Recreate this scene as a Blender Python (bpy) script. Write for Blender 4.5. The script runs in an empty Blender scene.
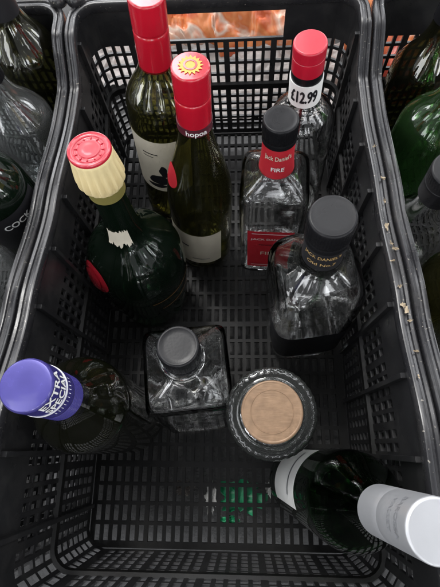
import bpy, bmesh, math, random
from mathutils import Vector, Matrix, Quaternion, noise
random.seed(7)
scene = bpy.context.scene
COL = scene.collection

# ---------------------------------------------------------------- materials
def mat(name, color, rough=0.4, metallic=0.0, trans=0.0, ior=1.5, var=0.15, vscale=40.0, bump=0.0, bscale=200.0,
        dust=0.0, coat=0.0, spec=0.5, rvar=0.1, bevel=0.0, speck=0.0):
    m = bpy.data.materials.new(name)
    m.use_nodes = True
    nt = m.node_tree
    N, L = nt.nodes, nt.links
    b = N["Principled BSDF"]
    tc = N.new("ShaderNodeTexCoord")
    nz = N.new("ShaderNodeTexNoise"); nz.inputs["Scale"].default_value = vscale
    nz.inputs["Detail"].default_value = 6
    L.new(tc.outputs["Object"], nz.inputs["Vector"])
    mx = N.new("ShaderNodeMix"); mx.data_type = 'RGBA'
    c1 = [max(0, c * (1 - var)) for c in color] + [1]
    c2 = [min(1, c * (1 + var)) for c in color] + [1]
    mx.inputs[6].default_value = c1; mx.inputs[7].default_value = c2
    L.new(nz.outputs["Fac"], mx.inputs[0])
    out = mx.outputs[2]
    if dust > 0:
        n2 = N.new("ShaderNodeTexNoise"); n2.inputs["Scale"].default_value = 22; n2.inputs["Detail"].default_value = 10
        n2.inputs["Roughness"].default_value = 0.75
        L.new(tc.outputs["Object"], n2.inputs["Vector"])
        cr = N.new("ShaderNodeValToRGB"); cr.color_ramp.elements[0].position = 0.45; cr.color_ramp.elements[1].position = 0.8
        L.new(n2.outputs["Fac"], cr.inputs[0])
        mm = N.new("ShaderNodeMath"); mm.operation = 'MULTIPLY'; mm.inputs[1].default_value = dust
        L.new(cr.outputs[0], mm.inputs[0])
        m2 = N.new("ShaderNodeMix"); m2.data_type = 'RGBA'
        L.new(mm.outputs[0], m2.inputs[0]); L.new(out, m2.inputs[6]); m2.inputs[7].default_value = (0.20, 0.19, 0.175, 1)
        out = m2.outputs[2]
    if speck > 0:
        n4 = N.new("ShaderNodeTexNoise"); n4.inputs["Scale"].default_value = 420; n4.inputs["Detail"].default_value = 2
        L.new(tc.outputs["Object"], n4.inputs["Vector"])
        cr = N.new("ShaderNodeValToRGB"); cr.color_ramp.elements[0].position = 0.68; cr.color_ramp.elements[1].position = 0.74
        L.new(n4.outputs["Fac"], cr.inputs[0])
        mm = N.new("ShaderNodeMath"); mm.operation = 'MULTIPLY'; mm.inputs[1].default_value = speck
        L.new(cr.outputs[0], mm.inputs[0])
        m2 = N.new("ShaderNodeMix"); m2.data_type = 'RGBA'
        L.new(mm.outputs[0], m2.inputs[0]); L.new(out, m2.inputs[6]); m2.inputs[7].default_value = (0.35, 0.32, 0.27, 1)
        out = m2.outputs[2]
    L.new(out, b.inputs["Base Color"])
    mr = N.new("ShaderNodeMapRange")
    mr.inputs["To Min"].default_value = max(0, rough - rvar * rough * 2); mr.inputs["To Max"].default_value = rough + rvar * rough * 2
    L.new(nz.outputs["Fac"], mr.inputs["Value"]); L.new(mr.outputs[0], b.inputs["Roughness"])
    b.inputs["Metallic"].default_value = metallic
    b.inputs["Transmission Weight"].default_value = trans
    b.inputs["IOR"].default_value = ior
    b.inputs["Coat Weight"].default_value = coat
    b.inputs["Specular IOR Level"].default_value = spec
    nrm = None
    if bevel > 0:
        bv = N.new("ShaderNodeBevel"); bv.samples = 2; bv.inputs["Radius"].default_value = bevel
        nrm = bv.outputs[0]
    if bump > 0:
        n3 = N.new("ShaderNodeTexNoise"); n3.inputs["Scale"].default_value = bscale; n3.inputs["Detail"].default_value = 4
        L.new(tc.outputs["Object"], n3.inputs["Vector"])
        bp = N.new("ShaderNodeBump"); bp.inputs["Strength"].default_value = bump; bp.inputs["Distance"].default_value = 0.002
        L.new(n3.outputs["Fac"], bp.inputs["Height"])
        if nrm: L.new(nrm, bp.inputs["Normal"])
        nrm = bp.outputs[0]
    if nrm: L.new(nrm, b.inputs["Normal"])
    return m

M = {}
M['crate'] = mat("black_crate_plastic", (0.015, 0.015, 0.016), 0.32, dust=0.14, bump=0.03, bscale=500, bevel=0.0007, rvar=0.2)
M['base'] = mat("black_base_plastic", (0.006, 0.006, 0.006), 0.48, dust=0.06, bump=0.04, bscale=500, spec=0.22)
M['rim'] = mat("black_rim_plastic", (0.017, 0.017, 0.019), 0.28, dust=0.16, bump=0.02, bscale=600, rvar=0.25, speck=0.6)
M['clear'] = mat("clear_glass", (0.985, 0.992, 0.99), 0.0, trans=1.0, ior=1.52, var=0.005, bump=0.06, bscale=40)
M['milky'] = mat("thick_clear_glass", (0.985, 0.992, 0.99), 0.0, trans=1.0, ior=1.55, var=0.005, bump=0.09, bscale=38)
M['smoke'] = mat("smoky_glass", (0.42, 0.44, 0.42), 0.02, trans=0.97, ior=1.52, var=0.15, bump=0.10, bscale=120)
M['grey_glass'] = mat("grey_glass", (0.86, 0.88, 0.88), 0.005, trans=0.98, ior=1.5, var=0.05, bump=0.05, bscale=50)
M['green'] = mat("green_glass", (0.10, 0.25, 0.10), 0.005, trans=1.0, ior=1.52, var=0.05, bump=0.04, bscale=50)
M['green2'] = mat("bottle_green_glass", (0.24, 0.52, 0.19), 0.005, trans=0.98, ior=1.5, var=0.05, bump=0.03, bscale=60)
M['olive'] = mat("olive_glass", (0.36, 0.35, 0.15), 0.005, trans=0.99, ior=1.52, var=0.05, bump=0.05, bscale=50)
M['dolive'] = mat("dark_olive_glass", (0.20, 0.20, 0.10), 0.004, trans=0.985, ior=1.6, var=0.05, bump=0.05, bscale=50)
M['nearblack'] = mat("near_black_olive_glass", (0.085, 0.090, 0.045), 0.004, trans=0.97, ior=1.65, var=0.1, bump=0.07, bscale=45, coat=0.6)
M['xgreen'] = mat("deep_green_glass", (0.045, 0.095, 0.055), 0.015, trans=0.95, ior=1.58, var=0.1, bump=0.05, bscale=60)
M['red'] = mat("red_foil", (0.37, 0.006, 0.018), 0.22, var=0.15, coat=0.5, bump=0.07, bscale=120)
M['redcap'] = mat("red_plastic", (0.39, 0.008, 0.024), 0.30, var=0.12, coat=0.3, bump=0.05, bscale=150)
M['darkred'] = mat("dark_red_wax", (0.30, 0.010, 0.020), 0.25, var=0.2, coat=0.6, bump=0.2, bscale=250)
M['gold'] = mat("gold_print", (0.50, 0.22, 0.05), 0.36, metallic=0.6, var=0.25)
M['goldtext'] = mat("gold_lettering", (0.55, 0.36, 0.14), 0.40, metallic=0.2, var=0.2)
M['olivegold'] = mat("olive_gold_foil", (0.30, 0.26, 0.08), 0.4, metallic=0.5, var=0.2)
M['wine'] = mat("dark_wine_foil", (0.07, 0.012, 0.02), 0.4)
M['blackcap'] = mat("black_cap_plastic", (0.007, 0.007, 0.008), 0.30, var=0.2, bump=0.02, bscale=500, spec=0.2, rvar=.3)
M['black'] = mat("black_paper", (0.012, 0.012, 0.014), 0.45)
M['paper'] = mat("cream_paper", (0.60, 0.55, 0.44), 0.7, var=0.15, bump=0.12, bscale=150)
M['wrap'] = mat("dull_wrapper", (0.24, 0.215, 0.20), 0.5, var=0.6, vscale=25, bump=0.3, bscale=90)
M['white'] = mat("white_paper", (0.74, 0.74, 0.72), 0.6, var=0.06, bump=0.08)
M['cream'] = mat("cream_foil", (0.66, 0.54, 0.29), 0.42, var=0.18, bump=0.12, bscale=200)
M['blue'] = mat("blue_violet_foil", (0.045, 0.038, 0.20), 0.26, metallic=0.3, var=0.2, coat=0.3, vscale=90)
M['silver'] = mat("silver_foil", (0.40, 0.405, 0.42), 0.34, metallic=0.55, var=0.08, bump=0.03, bscale=200)
M['grey'] = mat("grey_print", (0.27, 0.275, 0.295), 0.45, metallic=0.4)
M['redlabel'] = mat("red_label_paper", (0.42, 0.015, 0.025), 0.5, var=0.15)
M['greenp'] = mat("green_scrap_plastic", (0.03, 0.38, 0.17), 0.35, var=0.6, vscale=90)
M['leaf'] = mat("dry_flake", (0.36, 0.29, 0.20), 0.8, var=0.3, bump=0.3)
def sackmat():
    m = mat("mixed_sack_plastic", (0.85, 0.22, 0.05), 0.3, bump=0.5, bscale=60)
    nt = m.node_tree; N, L = nt.nodes, nt.links
    tc = N.new("ShaderNodeTexCoord")
    n2 = N.new("ShaderNodeTexNoise"); n2.inputs["Scale"].default_value = 16; n2.inputs["Detail"].default_value = 3; n2.inputs["Distortion"].default_value = .6
    L.new(tc.outputs["Object"], n2.inputs["Vector"])
    cr = N.new("ShaderNodeValToRGB"); cr.color_ramp.interpolation = 'LINEAR'
    els = cr.color_ramp.elements
    cols = [(.30, (.34, .05, .03)), (.42, (.60, .13, .04)), (.50, (.66, .24, .09)), (.55, (.62, .18, .06)), (.62, (.66, .52, .42)), (.70, (.58, .16, .06))]
    els[0].position = cols[0][0]; els[0].color = (*cols[0][1], 1); els[1].position = cols[1][0]; els[1].color = (*cols[1][1], 1)
    for p_, c_ in cols[2:]:
        e_ = els.new(p_); e_.color = (*c_, 1)
    L.new(n2.outputs["Fac"], cr.inputs[0])
    L.new(cr.outputs[0], N["Principled BSDF"].inputs["Base Color"])
    return m
M['orange'] = sackmat()

def wood_disc():
    m = mat("bronze_tan_stopper_top", (0.18, 0.112, 0.065), 0.42, metallic=0.3, var=0.4, vscale=200)
    nt = m.node_tree; N, L = nt.nodes, nt.links
    tc = N.new("ShaderNodeTexCoord"); mp = N.new("ShaderNodeMapping"); mp.inputs["Scale"].default_value = (120, 500, 60)
    mp.inputs["Rotation"].default_value = (0, 0, .5)
    nz = N.new("ShaderNodeTexNoise"); nz.inputs["Scale"].default_value = 1.5; nz.inputs["Detail"].default_value = 5
    L.new(tc.outputs["Object"], mp.inputs["Vector"]); L.new(mp.outputs[0], nz.inputs["Vector"])
    bp = N.new("ShaderNodeBump"); bp.inputs["Strength"].default_value = 0.25; bp.inputs["Distance"].default_value = 0.0006
    L.new(nz.outputs["Fac"], bp.inputs["Height"]); L.new(bp.outputs[0], N["Principled BSDF"].inputs["Normal"])
    return m
M['wood'] = wood_disc()

# ---------------------------------------------------------------- helpers
def newobj(name, verts, faces, material, parent=None, smooth=False, cat=None, label=None, group=None, kind=None, sharp=35):
    me = bpy.data.meshes.new(name)
    me.from_pydata([tuple(v) for v in verts], [], faces)
    me.validate()
    me.update()
    if smooth:
        me.polygons.foreach_set("use_smooth", [True] * len(me.polygons))
        try: me.set_sharp_from_angle(angle=math.radians(sharp))
        except Exception: pass
    me.materials.append(material)
    o = bpy.data.objects.new(name, me); COL.objects.link(o)
    if parent: o.parent = parent
    if cat: o["category"] = cat
    if label: o["label"] = label
    if group: o["group"] = group
    if kind: o["kind"] = kind
    return o

def chaikin(pts, it=2):
    for _ in range(it):
        out = [pts[0]]
        for a, b in zip(pts[:-1], pts[1:]):
            out.append(tuple(a[i] * .75 + b[i] * .25 for i in range(len(a))))
            out.append(tuple(a[i] * .25 + b[i] * .75 for i in range(len(a))))
        out.append(pts[-1]); pts = out
    return pts

def norm(pts):
    return [tuple(list(p) + [2.0, 0.0][len(p) - 2:]) for p in pts]

def sec(a, n, th):
    if n <= 2.001: return a
    c, s = abs(math.cos(th)), abs(math.sin(th))
    return a / ((c ** n + s ** n) ** (1.0 / n))

def revolve(prof, segs=72, k=0):
    verts, faces, rings = [], [], []
    for (r, z, n, amp) in prof:
        if r < 1e-6:
            rings.append([len(verts)]); verts.append((0, 0, z))
        else:
            ring = []
            for i in range(segs):
                th = 2 * math.pi * (i + .5) / segs
                rr = sec(r, n, th) * (1 + amp * (math.cos(k * th) if k else 0))
                ring.append(len(verts)); verts.append((rr * math.cos(th), rr * math.sin(th), z))
            rings.append(ring)
    for A, B in zip(rings[:-1], rings[1:]):
        if len(A) == 1 and len(B) == 1: continue
        for i in range(segs):
            j = (i + 1) % segs
            if len(A) == 1: faces.append((A[0], B[j], B[i]))
            elif len(B) == 1: faces.append((A[i], A[j], B[0]))
            else: faces.append((A[i], A[j], B[j], B[i]))
    return verts, faces

class Bottle:
    def __init__(self, name, x, y, tx, ty, H, outer, glass, label, cat="bottle", spin=0.0, t=0.003, segs=72, punt=0.012, group=None, part="glass_body", k=0):
        e = bpy.data.objects.new(name, None); COL.objects.link(e)
        e.empty_display_size = 0.02
        d = Vector((tx - x, ty - y, H))
        lean = math.atan2(math.hypot(d.x, d.y), H)
        R = max(p[0] for p in outer)
        e.location = (x, y, 0.0005 + R * math.sin(lean) * 0.9)
        e.rotation_mode = 'QUATERNION'
        e.rotation_quaternion = Vector((0, 0, 1)).rotation_difference(d) @ Quaternion((0, 0, 1), spin)
        e["category"] = cat; e["label"] = label
        if group: e["group"] = group
        self.e = e
        o = chaikin(norm(outer), 2)
        self.o = o
        inner = []
        for p in reversed(o):
            if p[1] > 0.008:
                inner.append((max(p[0] - t, 0.004), p[1], p[2], 0))
        rb = inner[-1][0]
        inner += [(rb * .9, 0.0065, inner[-1][2], 0), (rb * .5, 0.006 + punt * .8, 2, 0), (0, 0.006 + punt, 2, 0)]
        b0 = o[0]
        prof = [(0, punt, 2, 0), (b0[0] * .5, punt * .8, 2, 0)] + o + inner
        v, f = revolve(prof, segs, k)
        self.body = newobj(part, v, f, glass, e, True, sharp=60)
    def surf(self, z):
        o = self.o
        for a, b in zip(o[:-1], o[1:]):
            if a[1] <= z <= b[1] and b[1] > a[1]:
                q = (z - a[1]) / (b[1] - a[1])
                return a[0] + (b[0] - a[0]) * q, a[2] + (b[2] - a[2]) * q
        return o[-1][0], o[-1][2]
    def patch(self, name, th0, th1, z0, z1, material, off=0.0004, nt=40, nz=14, parent=None, ragged=0.0, label=None):
        v, f = [], []
        rnd = random.Random(int(z0 * 1e4) + int(th0))
        jag = [rnd.uniform(-1, 1) * ragged for _ in range(nt + 1)]
        jag2 = [rnd.uniform(-1, 1) * ragged * .5 for _ in range(nt + 1)]
        for j in range(nz + 1):
            for i in range(nt + 1):
                th = math.radians(th0 + (th1 - th0) * i / nt)
                z = z0 + (z1 - z0) * j / nz
                if j == 0: z += jag[i]
                if j == nz: z += jag2[i]
                r, n = self.surf(z)
                rr = sec(r, n, th) + off
                v.append((rr * math.cos(th), rr * math.sin(th), z))
        for j in range(nz):
            for i in range(nt):
                a = j * (nt + 1) + i
                f.append((a, a + 1, a + nt + 2, a + nt + 1))
        return newobj(name, v, f, material, parent or self.e, True, label=label)
    def blob(self, name, thc, zc, w_, h_, material, seed=1, off=.0008, parent=None, rough=.3):
        rnd = random.Random(seed); na, nr = 36, 5
        ph = [rnd.uniform(0, 6.28) for _ in range(4)]
        v, f = [], []
        def add(q, a):
            k = 1 + rough * (math.sin(2 * a + ph[0]) * .5 + math.sin(3 * a + ph[1]) * .4 + math.sin(5 * a + ph[2]) * .3)
            r0, n0 = self.surf(zc)
            th = math.radians(thc) + w_ * q * k * math.cos(a) / r0
            z = zc + h_ * q * k * math.sin(a)
            r, n = self.surf(z); rr = sec(r, n, th) + off
            v.append((rr * math.cos(th), rr * math.sin(th), z))
        add(0, 0)
        for j in range(1, nr + 1):
            for i in range(na): add(j / nr, 2 * math.pi * i / na)
        for i in range(na): f.append((0, 1 + i, 1 + (i + 1) % na))
        for j in range(nr - 1):
            for i in range(na):
                a0, a1 = 1 + j * na + i, 1 + j * na + (i + 1) % na
                f.append((a0, a0 + na, a1 + na, a1))
        return newobj(name, v, f, material, parent or self.e, True)
    def lathe(self, name, prof, material, k=0, segs=72, smooth_it=1, parent=None, label=None):
        p = norm(prof)
        if smooth_it: p = chaikin(p, smooth_it)
        v, f = revolve(p, segs, k)
        return newobj(name, v, f, material, parent or self.e, True, sharp=40, label=label)
    def text(self, s, size, z, th, material, parent=None, off=0.0009, r=None, bold=0.0, name="lettering", sx=1.0):
        th = math.radians(th)
        cu = bpy.data.curves.new("tmp", 'FONT'); cu.body = s; cu.size = size
        cu.align_x = 'CENTER'; cu.align_y = 'CENTER'
        to = bpy.data.objects.new("tmp", cu); COL.objects.link(to)
        bpy.context.view_layer.update()
        dg = bpy.context.evaluated_depsgraph_get()
        me = bpy.data.meshes.new_from_object(to.evaluated_get(dg))
        bpy.data.objects.remove(to)
        bm = bmesh.new(); bm.from_mesh(me)
        bmesh.ops.triangulate(bm, faces=bm.faces[:])
        xs = [v.co.x for v in bm.verts]
        x = min(xs); st = .0012
        while x < max(xs):
            x += st
            bmesh.ops.bisect_plane(bm, geom=bm.verts[:] + bm.edges[:] + bm.faces[:], plane_co=(x, 0, 0), plane_no=(1, 0, 0))
        vs = [v.co.copy() for v in bm.verts]
        bm.verts.index_update()
        fs = [[v.index for v in f.verts] for f in bm.faces]
        bm.free()
        shifts = [(0, 0, 0)] if bold <= 0 else [(-bold * size, 0, 0), (bold * size, 0, .00006), (0, bold * size * .7, .00012), (0, -bold * size * .5, .00018)]
        V, F = [], []
        for (dx, dy, do) in shifts:
            n = len(V)
            for c in vs:
                zz = z + c.y + dy
                r0, n0 = self.surf(zz) if r is None else (r, 2)
                a = th + (c.x + dx) * sx / r0
                rr = sec(r0, n0, a) + off + do
                V.append((rr * math.cos(a), rr * math.sin(a), zz))
            F += [[i + n for i in q] for q in fs]
        return newobj(name, V, F, material, parent or self.e)

# ---------------------------------------------------------------- crate
X0, X1, Y0, Y1, RC = -0.183, 0.126, -0.114, 0.462, 0.022
ZT = 0.222
def lerp_table(t, x):
    if x <= t[0][0]: return t[0][1]
    for a, b in zip(t[:-1], t[1:]):
        if x <= b[0]:
            q = (x - a[0]) / (b[0] - a[0]); q = q * q * (3 - 2 * q)
            return a[1] + (b[1] - a[1]) * q
    return t[-1][1]
TOPT = [(.0, .242), (.11, .222), (.22, .204), (.34, .190), (.37, .190), (.425, .222), (.47, .222)]
def ztop(x, y):
    return lerp_table(TOPT, y)
w, h = X1 - X0 - 2 * RC, Y1 - Y0 - 2 * RC
arc = RC * math.pi / 2
SEG = [(w, 'l', (X0 + RC, Y0), (1, 0)), (arc, 'a', (X1 - RC, Y0 + RC), -90), (h, 'l', (X1, Y0 + RC), (0, 1)), (arc, 'a', (X1 - RC, Y1 - RC), 0),
       (w, 'l', (X1 - RC, Y1), (-1, 0)), (arc, 'a', (X0 + RC, Y1 - RC), 90), (h, 'l', (X0, Y1 - RC), (0, -1)), (arc, 'a', (X0 + RC, Y0 + RC), 180)]
PL = sum(s[0] for s in SEG)
def P(s, off):
    s = s if s < PL else s - PL
    for L_, ty, c, d in SEG:
        if s <= L_ + 1e-9:
            if ty == 'l':
                n = (d[1], -d[0])
                return c[0] + d[0] * s + n[0] * off, c[1] + d[1] * s + n[1] * off
            a = math.radians(d) + s / RC
            return c[0] + (RC + off) * math.cos(a), c[1] + (RC + off) * math.sin(a)
        s -= L_
    return P(0, off)

def breaks(a, b, pattern):
    br, fl = [a], []
    i = 0
    while br[-1] < b - 1e-6:
        d, hole = pattern[i % len(pattern)]; i += 1
        nx = br[-1] + d
        if nx > b - 0.002: nx = b; hole = False if d > .004 and hole and nx - br[-1] < d * .7 else hole
        br.append(nx); fl.append(hole)
    fl[-1] = False
    return br, fl

def panel(us, uf, vs, vf, mapf, th, extra=None):
    nu, nv = len(us), len(vs)
    verts, faces = [], []
    for wv in (0, th):
        for v in vs:
            for u in us: verts.append(mapf(u, v, wv))
    idx = lambda i, j, k: k * nu * nv + j * nu + i
    def solid(i, j):
        if i < 0 or j < 0 or i >= nu - 1 or j >= nv - 1: return False
        um, vm = (us[i] + us[i + 1]) / 2, (vs[j] + vs[j + 1]) / 2
        if extra:
            e = extra(um, vm)
            if e is not None: return e
        return not (uf[i] and vf[j])
    for j in range(nv - 1):
        for i in range(nu - 1):
            if not solid(i, j): continue
            faces.append((idx(i, j, 0), idx(i, j + 1, 0), idx(i + 1, j + 1, 0), idx(i + 1, j, 0)))
            faces.append((idx(i, j, 1), idx(i + 1, j, 1), idx(i + 1, j + 1, 1), idx(i, j + 1, 1)))
            if not solid(i - 1, j): faces.append((idx(i, j, 0), idx(i, j, 1), idx(i, j + 1, 1), idx(i, j + 1, 0)))
            if not solid(i + 1, j): faces.append((idx(i + 1, j, 0), idx(i + 1, j + 1, 0), idx(i + 1, j + 1, 1), idx(i + 1, j, 1)))
            if not solid(i, j - 1): faces.append((idx(i, j, 0), idx(i + 1, j, 0), idx(i + 1, j, 1), idx(i, j, 1)))
            if not solid(i, j + 1): faces.append((idx(i, j + 1, 0), idx(i, j + 1, 1), idx(i + 1, j + 1, 1), idx(i + 1, j + 1, 0)))
    return verts, faces

def sweep(section, zf, n=260):
    verts, faces = [], []
    m = len(section)
    for i in range(n):
        s = PL * i / n
        x0, y0 = P(s, 0)
        zt = zf(x0, y0)
        for (o, dz) in section:
            x, y = P(s, o); verts.append((x, y, zt + dz))
    for i in range(n):
        j = (i + 1) % n
        for a in range(m):
            b = (a + 1) % m
            faces.append((i * m + a, j * m + a, j * m + b, i * m + b))
    return verts, faces

def box(verts, faces, x0, x1, y0, y1, z0, z1):
    b = len(verts)
    for z in (z0, z1):
        for (x, y) in ((x0, y0), (x1, y0), (x1, y1), (x0, y1)): verts.append((x, y, z))
    faces += [(b, b + 3, b + 2, b + 1), (b + 4, b + 5, b + 6, b + 7), (b, b + 1, b + 5, b + 4), (b + 1, b + 2, b + 6, b + 5), (b + 2, b + 3, b + 7, b + 6), (b + 3, b, b + 4, b + 7)]

def build_crate(label):
    e = bpy.data.objects.new("bottle_crate", None); COL.objects.link(e)
    e["category"] = "crate"; e["label"] = label; e["group"] = "black plastic crates standing side by side"
    pat = [(.007, False)] + [(.0070, True), (.0040, False)] * 4 + [(.0070, True)]
    us, uf = breaks(0, PL, pat)
    vs, vf = [0], []
    def add(d, hole): vs.append(vs[-1] + d); vf.append(hole)
    add(.009, False)
    for _ in range(6): add(.0098, True); add(.0040, False)
    add(.006, False)
    for _ in range(3): add(.0145, True); add(.0040, False)
    add(.0105, True); add(.0040, False)
    add(.203 - vs[-1], False)
    add(.216 - vs[-1], False)
    def mp(u, v, wv):
        x, y = P(u, wv); return (x, y, v * ztop(*P(u, 0)) / ZT)
    def extra(u, v):
        x, y = P(u, 0)
        if abs(y - Y1) < 1e-4:
            if -.104 < x < .046 and v > .1681: return not (v < .2025)
            if v > .168: return True
        return None
    v, f = panel(us, uf, vs, vf, mp, .0030, extra)
    newobj("wall", v, f, M['crate'], e)
    for k in range(9):
        y = Y0 + .045 + k * .061
        zt = ztop(X0, y) - .014
        for (a, b_) in ((X0 - .0008, X0 + .0050), (X1 - .0050, X1 + .0008)):
            v, f = [], []
            box(v, f, a, b_, y - .0020, y + .0020, .004, zt)
            newobj("rib", v, f, M['crate'], e)
    sc = [(.0032, -.013), (-.0005, -.013), (-.0022, -.0105), (-.0024, -.0025), (-.0016, -.0006), (0, 0), (.0022, -.0004), (.0030, -.0020), (.0048, -.0020), (.0056, -.0004),
          (.0078, 0), (.0092, -.0010), (.0098, -.0030), (.0098, -.018), (.0080, -.018), (.0076, -.0048), (.0032, -.0048)]
    v, f = sweep(sc, ztop)
    newobj("rim", v, f, M['rim'], e, True, sharp=40)
    sc = [(.0006, .005), (-.0030, .0030), (-.0036, -.0030), (.0006, -.005)]
    v, f = sweep(sc, lambda x, y: .0965 * ztop(x, y) / ZT)
    newobj("ledge", v, f, M['base'], e, True, sharp=30)
    us, uf = breaks(X0 + .001, X1 - .001, [(.005, False)] + [(.0064, True), (.0040, False)] * 5 + [(.0064, True)])
    vs, vf = breaks(Y0 + .001, Y1 - .001, [(.007, False)] + [(.017, True), (.0042, False)] * 3 + [(.017, True)])
    v, f = panel(us, uf, vs, vf, lambda a, b, c: (a, b, -c), .0035)
    newobj("base", v, f, M['base'], e)
    for (lx, ly) in ((X0 - .001, Y1 + .003), (X1 + .001, Y1 + .003), (X0 - .001, Y0 - .003), (X1 + .001, Y0 - .003)):
        v, f = [], []
        n, m = 28, 12
        for i in range(n):
            a = 2 * math.pi * i / n
            for j in range(m):
                b = 2 * math.pi * j / m
                r = .0075 + .0030 * math.cos(b)
                v.append((lx + r * math.cos(a), ly + r * math.sin(a), ztop(lx, ly) + .002 + .0055 * math.sin(b)))
        for i in range(n):
            for j in range(m):
                f.append((i * m + j, ((i + 1) % n) * m + j, ((i + 1) % n) * m + (j + 1) % m, i * m + (j + 1) % m))
        newobj("lug", v, f, M['rim'], e, True)
    return e

crate = build_crate("black slatted plastic crate holding ten empty bottles")
DX = .3305
for dx, lab in ((-DX, "black slatted plastic crate with dark and clear empties"), (DX, "black slatted plastic crate with green and clear empties")):
    c = crate.copy(); COL.objects.link(c); c.location = (dx, 0, 0); c["label"] = lab
    for ch in [o for o in COL.objects if o.parent == crate]:
        k = ch.copy(); COL.objects.link(k); k.parent = c

# ---------------------------------------------------------------- bottle profiles
def bordeaux(R=.0375, sh=.185, H=.30, nr=.0140):
    return [(R - .006, 0), (R - .001, .001), (R, .006), (R, .02), (R, sh - .03), (R, sh), (R * .97, sh + .012), (R * .78, sh + .026), (nr + .006, sh + .040), (nr + .001, sh + .055), (nr, sh + .07), (nr - .001, H - .02), (nr - .001, H - .012), (nr + .001, H - .010), (nr + .001, H - .002), (nr - .001, H)]
def burgundy(R=.0385, H=.30, nr=.0142):
    return [(R - .006, 0), (R - .001, .001), (R, .006), (R, .02), (R, .11), (R, .13), (R * .95, .150), (R * .82, .172), (R * .64, .195), (nr + .004, .218), (nr + .001, .238), (nr, .25), (nr - .001, H - .02), (nr + .0005, H - .010), (nr + .0005, H - .002), (nr - .001, H)]

def screwcap(B, z0, z1, r, material, k=40, flutes=True, name="cap"):
    L_ = z1 - z0
    a = .012 if flutes else 0
    pr = [(r - .0012, z0), (r, z0), (r, z0), (r, z0 + L_ * .45), (r, z0 + L_ * .55), (r - .0006, z0 + L_ * .56), (r - .0006, z0 + L_ * .58), (r, z0 + L_ * .59), (r, z0 + L_ * .62),
          (r, z0 + L_ * .74), (r, z0 + L_ * .75, 2, a), (r, z1 - .004, 2, a), (r, z1 - .003), (r, z1 - .001), (r - .0012, z1), (r - .002, z1), (r * .5, z1 + .0002), (0, z1 + .0002)]
    return B.lathe(name, pr, material, k=k, segs=160)

# B1
b = Bottle("wine_bottle", -.101, .345, -.079, .352, .31, bordeaux(.0375, .19, .305), M['olive'], "dark green wine bottle with long red capsule and cream label")
screwcap(b, .240, .3075, .0162, M['red'], flutes=False)
lb = b.patch("label", -170, -40, .075, .168, M['paper'])
b.blob("print", -104, .098, .012, .010, M['black'], 3, parent=lb, rough=.2)
b.blob("print", -94, .116, .005, .010, M['black'], 5, parent=lb, rough=.2)
b.blob("print", -110, .086, .012, .004, M['black'], 8, off=.0009, parent=lb, rough=.15)
b.patch("print", -128, -100, .146, .1475, M['black'], off=.0008, parent=lb)
b.patch("print", -128, -108, .141, .142, M['black'], off=.0008, parent=lb)
# B2
b = Bottle("wine_bottle", -.056, .270, -.0405, .280, .302, burgundy(.0375, .299), M['olive'], "olive green wine bottle with red screw cap and gold emblem")
c = screwcap(b, .238, .302, .0158, M['red'], flutes=False)
b.lathe("collar", [(.0160, .2385), (.0164, .2385), (.0164, .2475), (.0160, .2475)], M['wine'], smooth_it=0, parent=c)
b.text("hopoa", .0080, .243, -82, M['white'], r=.0164, off=.0003, parent=c, bold=.015)
v, f = [(0, 0, .3028)], []
n = 32
for i in range(n):
    a = 2 * math.pi * i / n; r = .0104 if i % 2 == 0 else .0076
    v.append((r * math.cos(a), r * math.sin(a), .3028))
for i in range(n): f.append((0, 1 + i, 1 + (i + 1) % n))
newobj("emblem", v, f, M['gold'], c)
v, f = [], []
for i in range(32):
    a = 2 * math.pi * i / 32
    v += [(.0056 * math.cos(a), .0056 * math.sin(a), .3031), (.0040 * math.cos(a), .0040 * math.sin(a), .3031)]
for i in range(32): f.append((2 * i, 2 * ((i + 1) % 32), 2 * ((i + 1) % 32) + 1, 2 * i + 1))
newobj("emblem_ring", v, f, M['red'], c)
lb = b.patch("label", -165, -50, .018, .092, M['paper'])
b.patch("print", -150, -115, .060, .0635, M['black'], off=.0007, parent=lb)
b.patch("print", -110, -75, .030, .031, M['black'], off=.0007, parent=lb)
b.blob("seal", -160, .176, .013, .014, M['redlabel'], 3, rough=.05)
# B3
b = Bottle("spirit_bottle", .072, .342, .060, .336, .272,
           [(.030, 0), (.0345, .001), (.0355, .006), (.0355, .02), (.0355, .14), (.0355, .165), (.034, .178), (.026, .190), (.0165, .198), (.0135, .208), (.0130, .22), (.0125, .255), (.0135, .257), (.0125, .268)],
           M['clear'], "clear round spirit bottle with red screw cap and price sticker", t=.0026)
c = screwcap(b, .240, .270, .0152, M['redcap'], k=48)
b.lathe("collar", [(.0142, .2325), (.0154, .2325), (.0154, .2415), (.0142, .2415)], M['blackcap'], smooth_it=0)
s = b.lathe("price_sticker", [(.0150, .205), (.0163, .205), (.0163, .2330), (.0150, .2330)], M['white'], smooth_it=0)
b.text("£12.99", .0205, .2190, -101, M['black'], r=.0163, off=.0003, parent=s, bold=.05, sx=.50)
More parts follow.
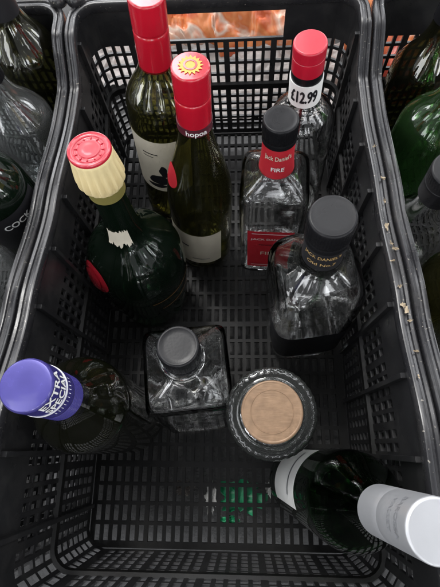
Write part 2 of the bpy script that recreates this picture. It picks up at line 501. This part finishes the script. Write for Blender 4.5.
# B4
sq = 7.0
b = Bottle("whiskey_bottle", .034, .262, .0336, .270, .252,
           [(.032, 0, 5), (.0355, .001, 6), (.037, .006, sq), (.037, .02, sq), (.037, .14, sq), (.037, .160, sq), (.0355, .168, 6), (.029, .176, 4), (.0195, .184, 2.5), (.0150, .194, 2), (.0142, .21, 2), (.0142, .238, 2), (.0132, .25, 2)],
           M['clear'], "square clear whiskey bottle with black cap and red neck label", spin=math.radians(-4), segs=96, t=.0028)
c = b.lathe("cap", [(.0150, .228), (.0163, .228), (.0163, .228), (.0163, .233), (.0158, .234), (.0163, .235, 2, .014), (.0163, .249, 2, .014), (.0160, .2515), (.0145, .2525), (.0135, .2522), (0, .2522)], M['blackcap'], k=44, segs=176)
s = b.lathe("neck_label", [(.0146, .188), (.0178, .188), (.0178, .188), (.0164, .200), (.0158, .210), (.0156, .227), (.0146, .227)], M['redlabel'], smooth_it=0)
b.text("Jack Daniel's", .0085, .217, -88, M['paper'], r=.0160, off=.0005, parent=s, bold=.01, sx=.62)
b.text("FIRE", .0080, .2020, -88, M['white'], r=.0167, off=.0008, parent=s, bold=.02, sx=.9)
lb = b.patch("label", -126, -54, .022, .116, M['redlabel'])
b.patch("print", -120, -60, .1100, .1110, M['white'], off=.0008, parent=lb)
b.patch("print", -120, -60, .028, .029, M['white'], off=.0008, parent=lb)
b.text("JACK DANIEL'S", .0060, .098, -90, M['white'], parent=lb, off=.001, bold=.0)
b.text("TENNESSEE", .0050, .084, -90, M['black'], parent=lb, off=.001, bold=.0)
b.text("FIRE", .0120, .062, -90, M['paper'], parent=lb, off=.001, bold=.0)
# B5
b = Bottle("whiskey_bottle", .074, .150, .0625, .152, .292,
           [(.036, 0, 4), (.0405, .001, 4.5), (.042, .006, 5), (.042, .02, 5), (.042, .13, 5), (.042, .170, 5), (.0405, .188, 4.5), (.036, .200, 3.6), (.026, .211, 2.6), (.0172, .222, 2), (.0155, .235, 2), (.0152, .262, 2), (.0142, .285, 2)],
           M['clear'], "large clear square-shouldered bottle with wide black cap", spin=math.radians(8), segs=96, t=.003)
c = b.lathe("cap", [(.0165, .262), (.0176, .262), (.0176, .262), (.0176, .268), (.0170, .269), (.0176, .270, 2, .012), (.0178, .287, 2, .012), (.0174, .2905), (.016, .2918), (.0145, .2915), (0, .2915)], M['blackcap'], k=48, segs=192)
s = b.lathe("neck_label", [(.0157, .232), (.0170, .231), (.0164, .261), (.0157, .261)], M['black'], smooth_it=0)
b.text("JACK DANIEL'S", .0068, .254, -112, M['goldtext'], r=.0166, off=.0006, parent=s, bold=.0, sx=.68)
b.text("Old No.7", .0068, .243, -112, M['goldtext'], r=.0168, off=.0006, parent=s, bold=.0, sx=.9)
lb = b.patch("label", -10, -170, .02, .110, M['black'])
# B6
b = Bottle("liqueur_bottle", -.1235, .194, -.117, .212, .29,
           [(.038, 0), (.044, .001), (.0465, .008), (.049, .03), (.0525, .075), (.0545, .102), (.0540, .122), (.049, .140), (.037, .155), (.0240, .169), (.0180, .182), (.0155, .197), (.0145, .235), (.0145, .275), (.0135, .284)],
           M['xgreen'], "bulbous dark green liqueur bottle with cream capsule and red wax top", t=.003, segs=96)
c = b.lathe("capsule", [(.0150, .252), (.0176, .252), (.0184, .254, 2, .04), (.0192, .258, 2, .08), (.0194, .262, 2, .08), (.0182, .274, 2, .06), (.0174, .281, 2, .03), (.0174, .2875), (.0165, .289), (0, .289)], M['cream'], k=18, segs=144, smooth_it=1)
b.lathe("wax_seal", [(.0168, .2885), (.0172, .2890), (.0172, .2905), (.0164, .2918), (.0150, .2912), (.0135, .2908), (.0128, .2916), (.0120, .2908), (.009, .2908), (.0082, .2918), (.004, .2912), (0, .2912)], M['redcap'], smooth_it=1)
for q in range(12):
    a = 2 * math.pi * q / 12
    v, f = [], []
    box(v, f, -.0009, .0009, -.0005, .0005, .2904, .2915)
    ca, sa = math.cos(a), math.sin(a)
    v = [((p[0] + .0106) * ca - p[1] * sa, (p[0] + .0106) * sa + p[1] * ca, p[2]) for p in v]
    newobj("embossing", v, f, M['redcap'], b.e)
b.lathe("foil_ring", [(.0148, .240), (.0164, .240), (.0164, .2525), (.0148, .2525)], M['olivegold'], smooth_it=0)
b.patch("torn_label", -128, -58, .178, .196, M['paper'], ragged=.004, nt=22, off=.0008)
b.blob("seal", -139, .131, .021, .016, M['darkred'], 4, rough=.05, off=.0015)
b.blob("seal", -139, .131, .014, .011, M['darkred'], 5, rough=.06, off=.0028)
b.patch("ribbon", -70, 20, .090, .0915, M['gold'], off=.0006)
b.patch("ribbon", -60, 10, .066, .0675, M['gold'], off=.0006)
# B7 blue cap
b = Bottle("wine_bottle", -.1420, .028, -.1255, .0315, .318, bordeaux(.0385, .205, .314, .0142), M['nearblack'], "dark olive wine bottle with blue violet screw cap")
z0, z1, r = .250, .318, .0160
pr = [(r - .001, z0), (r, z0), (r, z0), (r, z0 + .004)]
for q in range(9):
    z = z0 + .005 + q * .0026
    pr += [(r, z), (r - .0007, z + .0008), (r, z + .0018)]
pr += [(r, z0 + .034), (r, z0 + .060), (r, z1 - .003), (r, z1 - .002), (r - .001, z1), (r - .002, z1 + .0001), (r * .5, z1 + .0003), (0, z1 + .0003)]
c = b.lathe("cap", pr, M['blue'], k=60, segs=180)
b.text("EXTRA", .0115, .3125, -12, M['white'], r=.0160, off=.0004, parent=c, bold=.025, sx=.74)
b.text("SPECIAL", .0115, .3020, -12, M['white'], r=.0160, off=.0004, parent=c, bold=.025, sx=.64)
for zz in (.2950, .2935):
    b.lathe("band", [(.0158, zz), (.0164, zz), (.0164, zz + .0005), (.0158, zz + .0005)], M['white'], smooth_it=0, parent=c)
b.text("| | | | | | | | | | |", .0045, .2895, -12, M['white'], r=.0160, off=.0004, parent=c)
# B8
b = Bottle("spirit_bottle", -.058, .055, -.0490, .069, .25,
           [(.034, 0, 8), (.038, .001, 10), (.039, .006, 12), (.039, .02, 12), (.039, .12, 12), (.039, .165, 12), (.039, .170, 12), (.038, .176, 11), (.034, .182, 8), (.026, .193, 4), (.0185, .203, 2.3), (.0150, .209, 2), (.0145, .216, 2), (.0142, .24, 2), (.013, .248, 2)],
           M['milky'], "square clear spirit bottle with ribbed black screw cap", spin=math.radians(7), segs=144, t=.0034)
b.lathe("cap", [(.0150, .219), (.0162, .219), (.0162, .219), (.0162, .224), (.0157, .225), (.0162, .226, 2, .018), (.0162, .2465, 2, .018), (.0158, .2490), (.0145, .2500), (.0132, .2496), (0, .2496)], M['blackcap'], k=40, segs=200)
b.lathe("neck_ring", [(.0148, .212), (.0185, .213), (.0185, .2155), (.0148, .2165)], M['clear'], smooth_it=1)
# B9
b = Bottle("spirit_bottle", .030, .035, .0205, .0245, .222,
           [(.032, 0), (.0365, .001), (.0380, .006), (.038, .02), (.038, .12), (.0385, .172), (.0385, .184, 2, .006), (.0365, .190, 2, .012), (.031, .191, 2, .016), (.027, .190, 2, .01), (.0245, .195), (.0225, .202), (.0215, .206)],
           M['smoke'], "round smoky glass bottle with broad bronze-tan stopper", t=.005, k=36, segs=144)
c = b.lathe("stopper", [(.0220, .203), (.0232, .203), (.0232, .203), (.0232, .218), (.0228, .2205), (.0222, .221), (.0215, .2206)], M['black'], smooth_it=1, segs=96)
d = b.lathe("stopper_top", [(.0230, .2185), (.0236, .2195), (.0234, .2210), (.0224, .2217), (.0214, .2214), (.0213, .2214), (0, .2214)], M['wood'], smooth_it=1, segs=96, parent=c)
b.lathe("embossed_ring", [(.0165, .2212), (.0163, .2218), (.0159, .2218), (.0157, .2212)], M['wood'], smooth_it=0, segs=96, parent=c)
# B10
b = Bottle("wine_bottle", .064, -.038, .0940, -.0385, .322, bordeaux(.0370, .190, .318, .0142), M['green'], "green wine bottle with silver screw cap leaning on crate wall")
z0, z1, r = .250, .321, .0158
c = b.lathe("cap", [(r - .001, z0), (r, z0), (r, z0), (r, z0 + .03), (r - .0003, z0 + .031), (r, z0 + .032), (r, z1 - .003), (r, z1 - .001), (r - .0012, z1), (r - .002, z1), (r * .5, z1 + .0002), (0, z1 + .0002)], M['silver'], segs=120)
for i, t_ in enumerate(("BAROSSA", "VALLEY")):
    b.text(t_, .0055, .308 - i * .009, 160, M['grey'], r=.0158, off=.0004, parent=c, bold=.0)
lb = b.patch("label", 110, 200, .05, .15, M['white'])
b.patch("print", 120, 185, .12, .124, M['grey'], off=.0008, parent=lb)

# ------------------------- bottles in the neighbouring crates
b = Bottle("wine_bottle", -.246, .335, -.250, .34, .30, bordeaux(.0385, .175, .298), M['grey_glass'], "clear grey glass wine bottle with plain shoulders")
screwcap(b, .24, .30, .0158, M['blackcap'])
b = Bottle("wine_bottle", -.250, .418, -.246, .425, .31, bordeaux(.0375, .19, .305), M['dolive'], "dark green wine bottle with black capsule")
screwcap(b, .24, .308, .0160, M['black'])
b = Bottle("wine_bottle", -.325, .380, -.320, .385, .31, bordeaux(.0375, .19, .305), M['grey_glass'], "grey glass wine bottle standing behind dark bottles")
screwcap(b, .24, .308, .0160, M['blackcap'])
b = Bottle("spirit_bottle", -.248, .240, -.250, .232, .30, bordeaux(.0385, .205, .298), M['xgreen'], "dark spirit bottle with white lettering on its shoulder")
screwcap(b, .26, .30, .0158, M['blackcap'])
lb = b.patch("label", -100, 10, .150, .205, M['black'])
b.text("COCK", .0105, .190, -46, M['white'], parent=lb, off=.001, bold=.02)
b = Bottle("wine_bottle", -.247, .150, -.250, .145, .30, bordeaux(.038, .19, .298), M['grey_glass'], "grey glass wine bottle without label")
screwcap(b, .24, .30, .0158, M['black'])

b = Bottle("wine_bottle", .200, .322, .212, .33, .30, bordeaux(.040, .160, .29), M['green2'], "green glass bottle lying back against its crate")
screwcap(b, .24, .292, .0158, M['blackcap'])
b = Bottle("wine_bottle", .202, .412, .216, .418, .30, bordeaux(.036, .150, .27), M['dolive'], "dark olive glass bottle in the corner of its crate")
screwcap(b, .22, .272, .0158, M['blackcap'])
b = Bottle("spirit_bottle", .188, .222, .156, .196, .28,
           [(.030, 0), (.0335, .001), (.0345, .006), (.0345, .02), (.0345, .13), (.0345, .155), (.032, .172), (.024, .190), (.0165, .205), (.0135, .22), (.0130, .24), (.0125, .275)],
           M['clear'], "clear spirit bottle with black cap leaning on the crate rim", t=.0026)
screwcap(b, .240, .279, .0155, M['blackcap'])
b.patch("label", 170, 250, .07, .12, M['white'])
b.patch("print", 180, 240, .08, .095, M['greenp'], off=.0008)
b = Bottle("wine_bottle", .188, .138, .200, .136, .30, bordeaux(.038, .18, .298), M['olive'], "olive brown wine bottle with yellow label")
screwcap(b, .24, .30, .0158, M['black'])
b.patch("label", 150, 220, .12, .165, M['cream'])
b = Bottle("wine_bottle", .187, .056, .195, .054, .30, bordeaux(.038, .185, .298), M['grey_glass'], "grey glass wine bottle with cream label")
screwcap(b, .24, .30, .0158, M['black'])
b.patch("label", 150, 220, .08, .14, M['paper'])

# ---------------------------------------------------------------- sacks, paper, scraps
def crumple(name, x0, x1, y0, y1, zf, material, amp, seed, n=60, **kw):
    v, f = [], []
    for j in range(n + 1):
        for i in range(n + 1):
            a, c_ = i / n, j / n
            x, y = x0 + (x1 - x0) * a, y0 + (y1 - y0) * c_
            q = noise.noise(Vector((x * 18 + seed, y * 18, seed))) + .6 * abs(noise.noise(Vector((x * 45, y * 45 + seed, 1)))) + .3 * noise.noise(Vector((x * 110, y * 110 + seed, 1)))
            ex = noise.noise(Vector((x * 22, y * 22, seed + 5))) * amp
            v.append((x + ex, y + ex * .7, zf(a, c_) + amp * q))
    for j in range(n):
        for i in range(n):
            k = j * (n + 1) + i
            f.append((k, k + 1, k + n + 2, k + n + 1))
    return newobj(name, v, f, material, None, True, sharp=50, **kw)
def scrap(name, cx, cy, rx, ry, z, material, seed, **kw):
    rnd = random.Random(seed); v, f = [], []
    nr, na = 6, 40
    rad = [rnd.uniform(.55, 1.0) for _ in range(na)]
    v.append((cx, cy, z))
    for j in range(1, nr + 1):
        for i in range(na):
            a = 2 * math.pi * i / na; q = j / nr * (1 - (1 - rad[i]) * j / nr)
            v.append((cx + rx * q * math.cos(a), cy + ry * q * math.sin(a), z + rnd.uniform(-.002, .002) * j / nr * 1.5))
    for i in range(na): f.append((0, 1 + i, 1 + (i + 1) % na))
    for j in range(nr - 1):
        for i in range(na):
            a0, a1 = 1 + j * na + i, 1 + j * na + (i + 1) % na
            f.append((a0, a0 + na, a1 + na, a1))
    return newobj(name, v, f, material, None, True, sharp=60, **kw)
dome = lambda H: (lambda a, c: -.02 + H * (max(0, math.sin(math.pi * a)) ** .4) * (max(0, math.sin(math.pi * c)) ** .4))
crumple("plastic_sack", -.16, .11, .62, .95, dome(.11), M['orange'], .026, 3, n=90, cat="sack", label="crumpled orange and pale plastic sack behind the crates")
crumple("plastic_sack", .17, .42, .53, .84, dome(.15), M['orange'], .022, 9, n=90, cat="sack", label="crumpled orange plastic sack with pale print patches")
crumple("paper_sheet", -.30, -.17, .56, .74, lambda a, c: .0, M['wrap'], .012, 6, cat="paper", label="creased grey-brown paper heap beside the orange sack")
crumple("paper_sheet", -.17, .16, .500, .63, lambda a, c: -.015 + .02 * c, M['wrap'], .014, 8, n=90, cat="paper", label="long creased dull wrapper on the ground behind the crate")

scrap("plastic_scrap", -.006, -.058, .034, .024, -.012, M['greenp'], 2, cat="scrap", label="green torn plastic scrap under the crate floor")
scrap("plastic_scrap", -.020, -.084, .016, .007, -.011, M['greenp'], 12, cat="scrap", label="small green torn plastic strip under the crate floor")
scrap("paper_scrap", -.042, -.060, .008, .022, -.009, M['white'], 5, cat="scrap", label="narrow white paper scrap under the crate floor")
scrap("paper_scrap", .031, -.048, .009, .012, -.009, M['white'], 15, cat="scrap", label="small white paper scrap under the crate floor")
scrap("paper_scrap", -.075, -.050, .016, .012, -.013, M['wrap'], 25, cat="scrap", label="dull torn paper scrap under the crate floor")

rnd = random.Random(4)
for i, (x, y, s) in enumerate([(.128, .186, .0045), (.131, .162, .004), (.129, .168, .003), (.128, .108, .006), (.131, .103, .0045), (.130, .215, .0025), (.131, .24, .003), (.128, .125, .003), (.131, .07, .0028), (.127, .150, .003), (.131, .095, .0025), (.130, .28, .002), (.128, .05, .002)]):
    v, f = [(0, 0, .001)], []
    n = 13
    for k in range(n):
        a = 2 * math.pi * k / n; r = s * rnd.uniform(.25, .95)
        v.append((r * math.cos(a) * .6, r * math.sin(a) * 1.2, rnd.uniform(0, .003)))
    for k in range(n): f.append((0, 1 + k, 1 + (k + 1) % n))
    o = newobj("dry_flake", v, f, M['leaf'], None, cat="flake", label="curled dry tan flake stuck on the crate rim", group="dry flakes on the crate rim")
    o.location = (x, y, ztop(X1, y) + .0004); o.rotation_euler = (rnd.uniform(-.3, .3), rnd.uniform(-.3, .3), rnd.uniform(0, 6))

g = mat("asphalt_ground", (0.055, 0.055, 0.055), 0.85, var=0.7, vscale=30, bump=0.4, bscale=300)
newobj("ground", [(-30, -30, -.03), (30, -30, -.03), (30, 30, -.03), (-30, 30, -.03)], [(0, 1, 2, 3)], g, kind="structure")

# ---------------------------------------------------------------- light: overcast sky, added zenith dimming, bright patches added for glints, soft sun
wd = bpy.data.worlds.new("World"); scene.world = wd; wd.use_nodes = True
nt = wd.node_tree
bg = nt.nodes["Background"]; bg.inputs[1].default_value = 0.15
sky = nt.nodes.new("ShaderNodeTexSky"); sky.sky_type = 'NISHITA'; sky.sun_disc = False
EL, AZ = math.radians(62), math.radians(-25)
sky.sun_elevation = EL; sky.sun_rotation = AZ
hs = nt.nodes.new("ShaderNodeHueSaturation"); hs.inputs["Saturation"].default_value = 0.10
nt.links.new(sky.outputs[0], hs.inputs["Color"])
tc = nt.nodes.new("ShaderNodeTexCoord")
cn = nt.nodes.new("ShaderNodeTexNoise"); cn.inputs["Scale"].default_value = 4.2; cn.inputs["Detail"].default_value = 2
nt.links.new(tc.outputs["Generated"], cn.inputs["Vector"])
cr = nt.nodes.new("ShaderNodeMapRange"); cr.interpolation_type = 'SMOOTHSTEP'
cr.inputs["From Min"].default_value = .53; cr.inputs["From Max"].default_value = .58; cr.inputs["To Min"].default_value = 0.85; cr.inputs["To Max"].default_value = 13.0  # invented bright sky patches that give the glass its highlights
nt.links.new(cn.outputs["Fac"], cr.inputs["Value"])
sep = nt.nodes.new("ShaderNodeSeparateXYZ"); nt.links.new(tc.outputs["Generated"], sep.inputs[0])
zr = nt.nodes.new("ShaderNodeMapRange"); zr.interpolation_type = 'SMOOTHSTEP'
zr.inputs["From Min"].default_value = .88; zr.inputs["From Max"].default_value = .97; zr.inputs["To Min"].default_value = 1.0; zr.inputs["To Max"].default_value = 0.28  # sky dimmed overhead to keep cap tops and crate floor dark
nt.links.new(sep.outputs[2], zr.inputs["Value"])
ml = nt.nodes.new("ShaderNodeMath"); ml.operation = 'MULTIPLY'
nt.links.new(cr.outputs[0], ml.inputs[0]); nt.links.new(zr.outputs[0], ml.inputs[1])
vm = nt.nodes.new("ShaderNodeVectorMath"); vm.operation = 'SCALE'
nt.links.new(hs.outputs[0], vm.inputs[0]); nt.links.new(ml.outputs[0], vm.inputs["Scale"])
nt.links.new(vm.outputs[0], bg.inputs[0])
sl = bpy.data.lights.new("sun", 'SUN'); sl.energy = 1.3; sl.angle = math.radians(10); sl.color = (1, .98, .95)
so = bpy.data.objects.new("sun", sl); COL.objects.link(so)
sd = Vector((math.sin(AZ) * math.cos(EL), math.cos(AZ) * math.cos(EL), math.sin(EL)))
so.rotation_mode = 'QUATERNION'; so.rotation_quaternion = sd.to_track_quat('Z', 'Y')
so.location = sd * 3

# ---------------------------------------------------------------- camera
cam = bpy.data.cameras.new("camera"); co = bpy.data.objects.new("camera", cam); COL.objects.link(co)
Xr, Yr, Zr = (0.9985, 0.0072, 0.0541), (0.0108, 0.9455, -0.3253), (-0.0535, 0.3254, 0.9441)
Rm = Matrix((Xr, Yr, Zr)).to_4x4()
co.matrix_world = Matrix.Translation((0, 0, .57)) @ Rm
cam.sensor_fit = 'HORIZONTAL'; cam.sensor_width = 36; cam.lens = 36.1
cam.clip_start = .01; cam.clip_end = 200
scene.camera = co
scene.view_settings.view_transform = 'Standard'; scene.view_settings.look = 'None'; scene.view_settings.exposure = 0
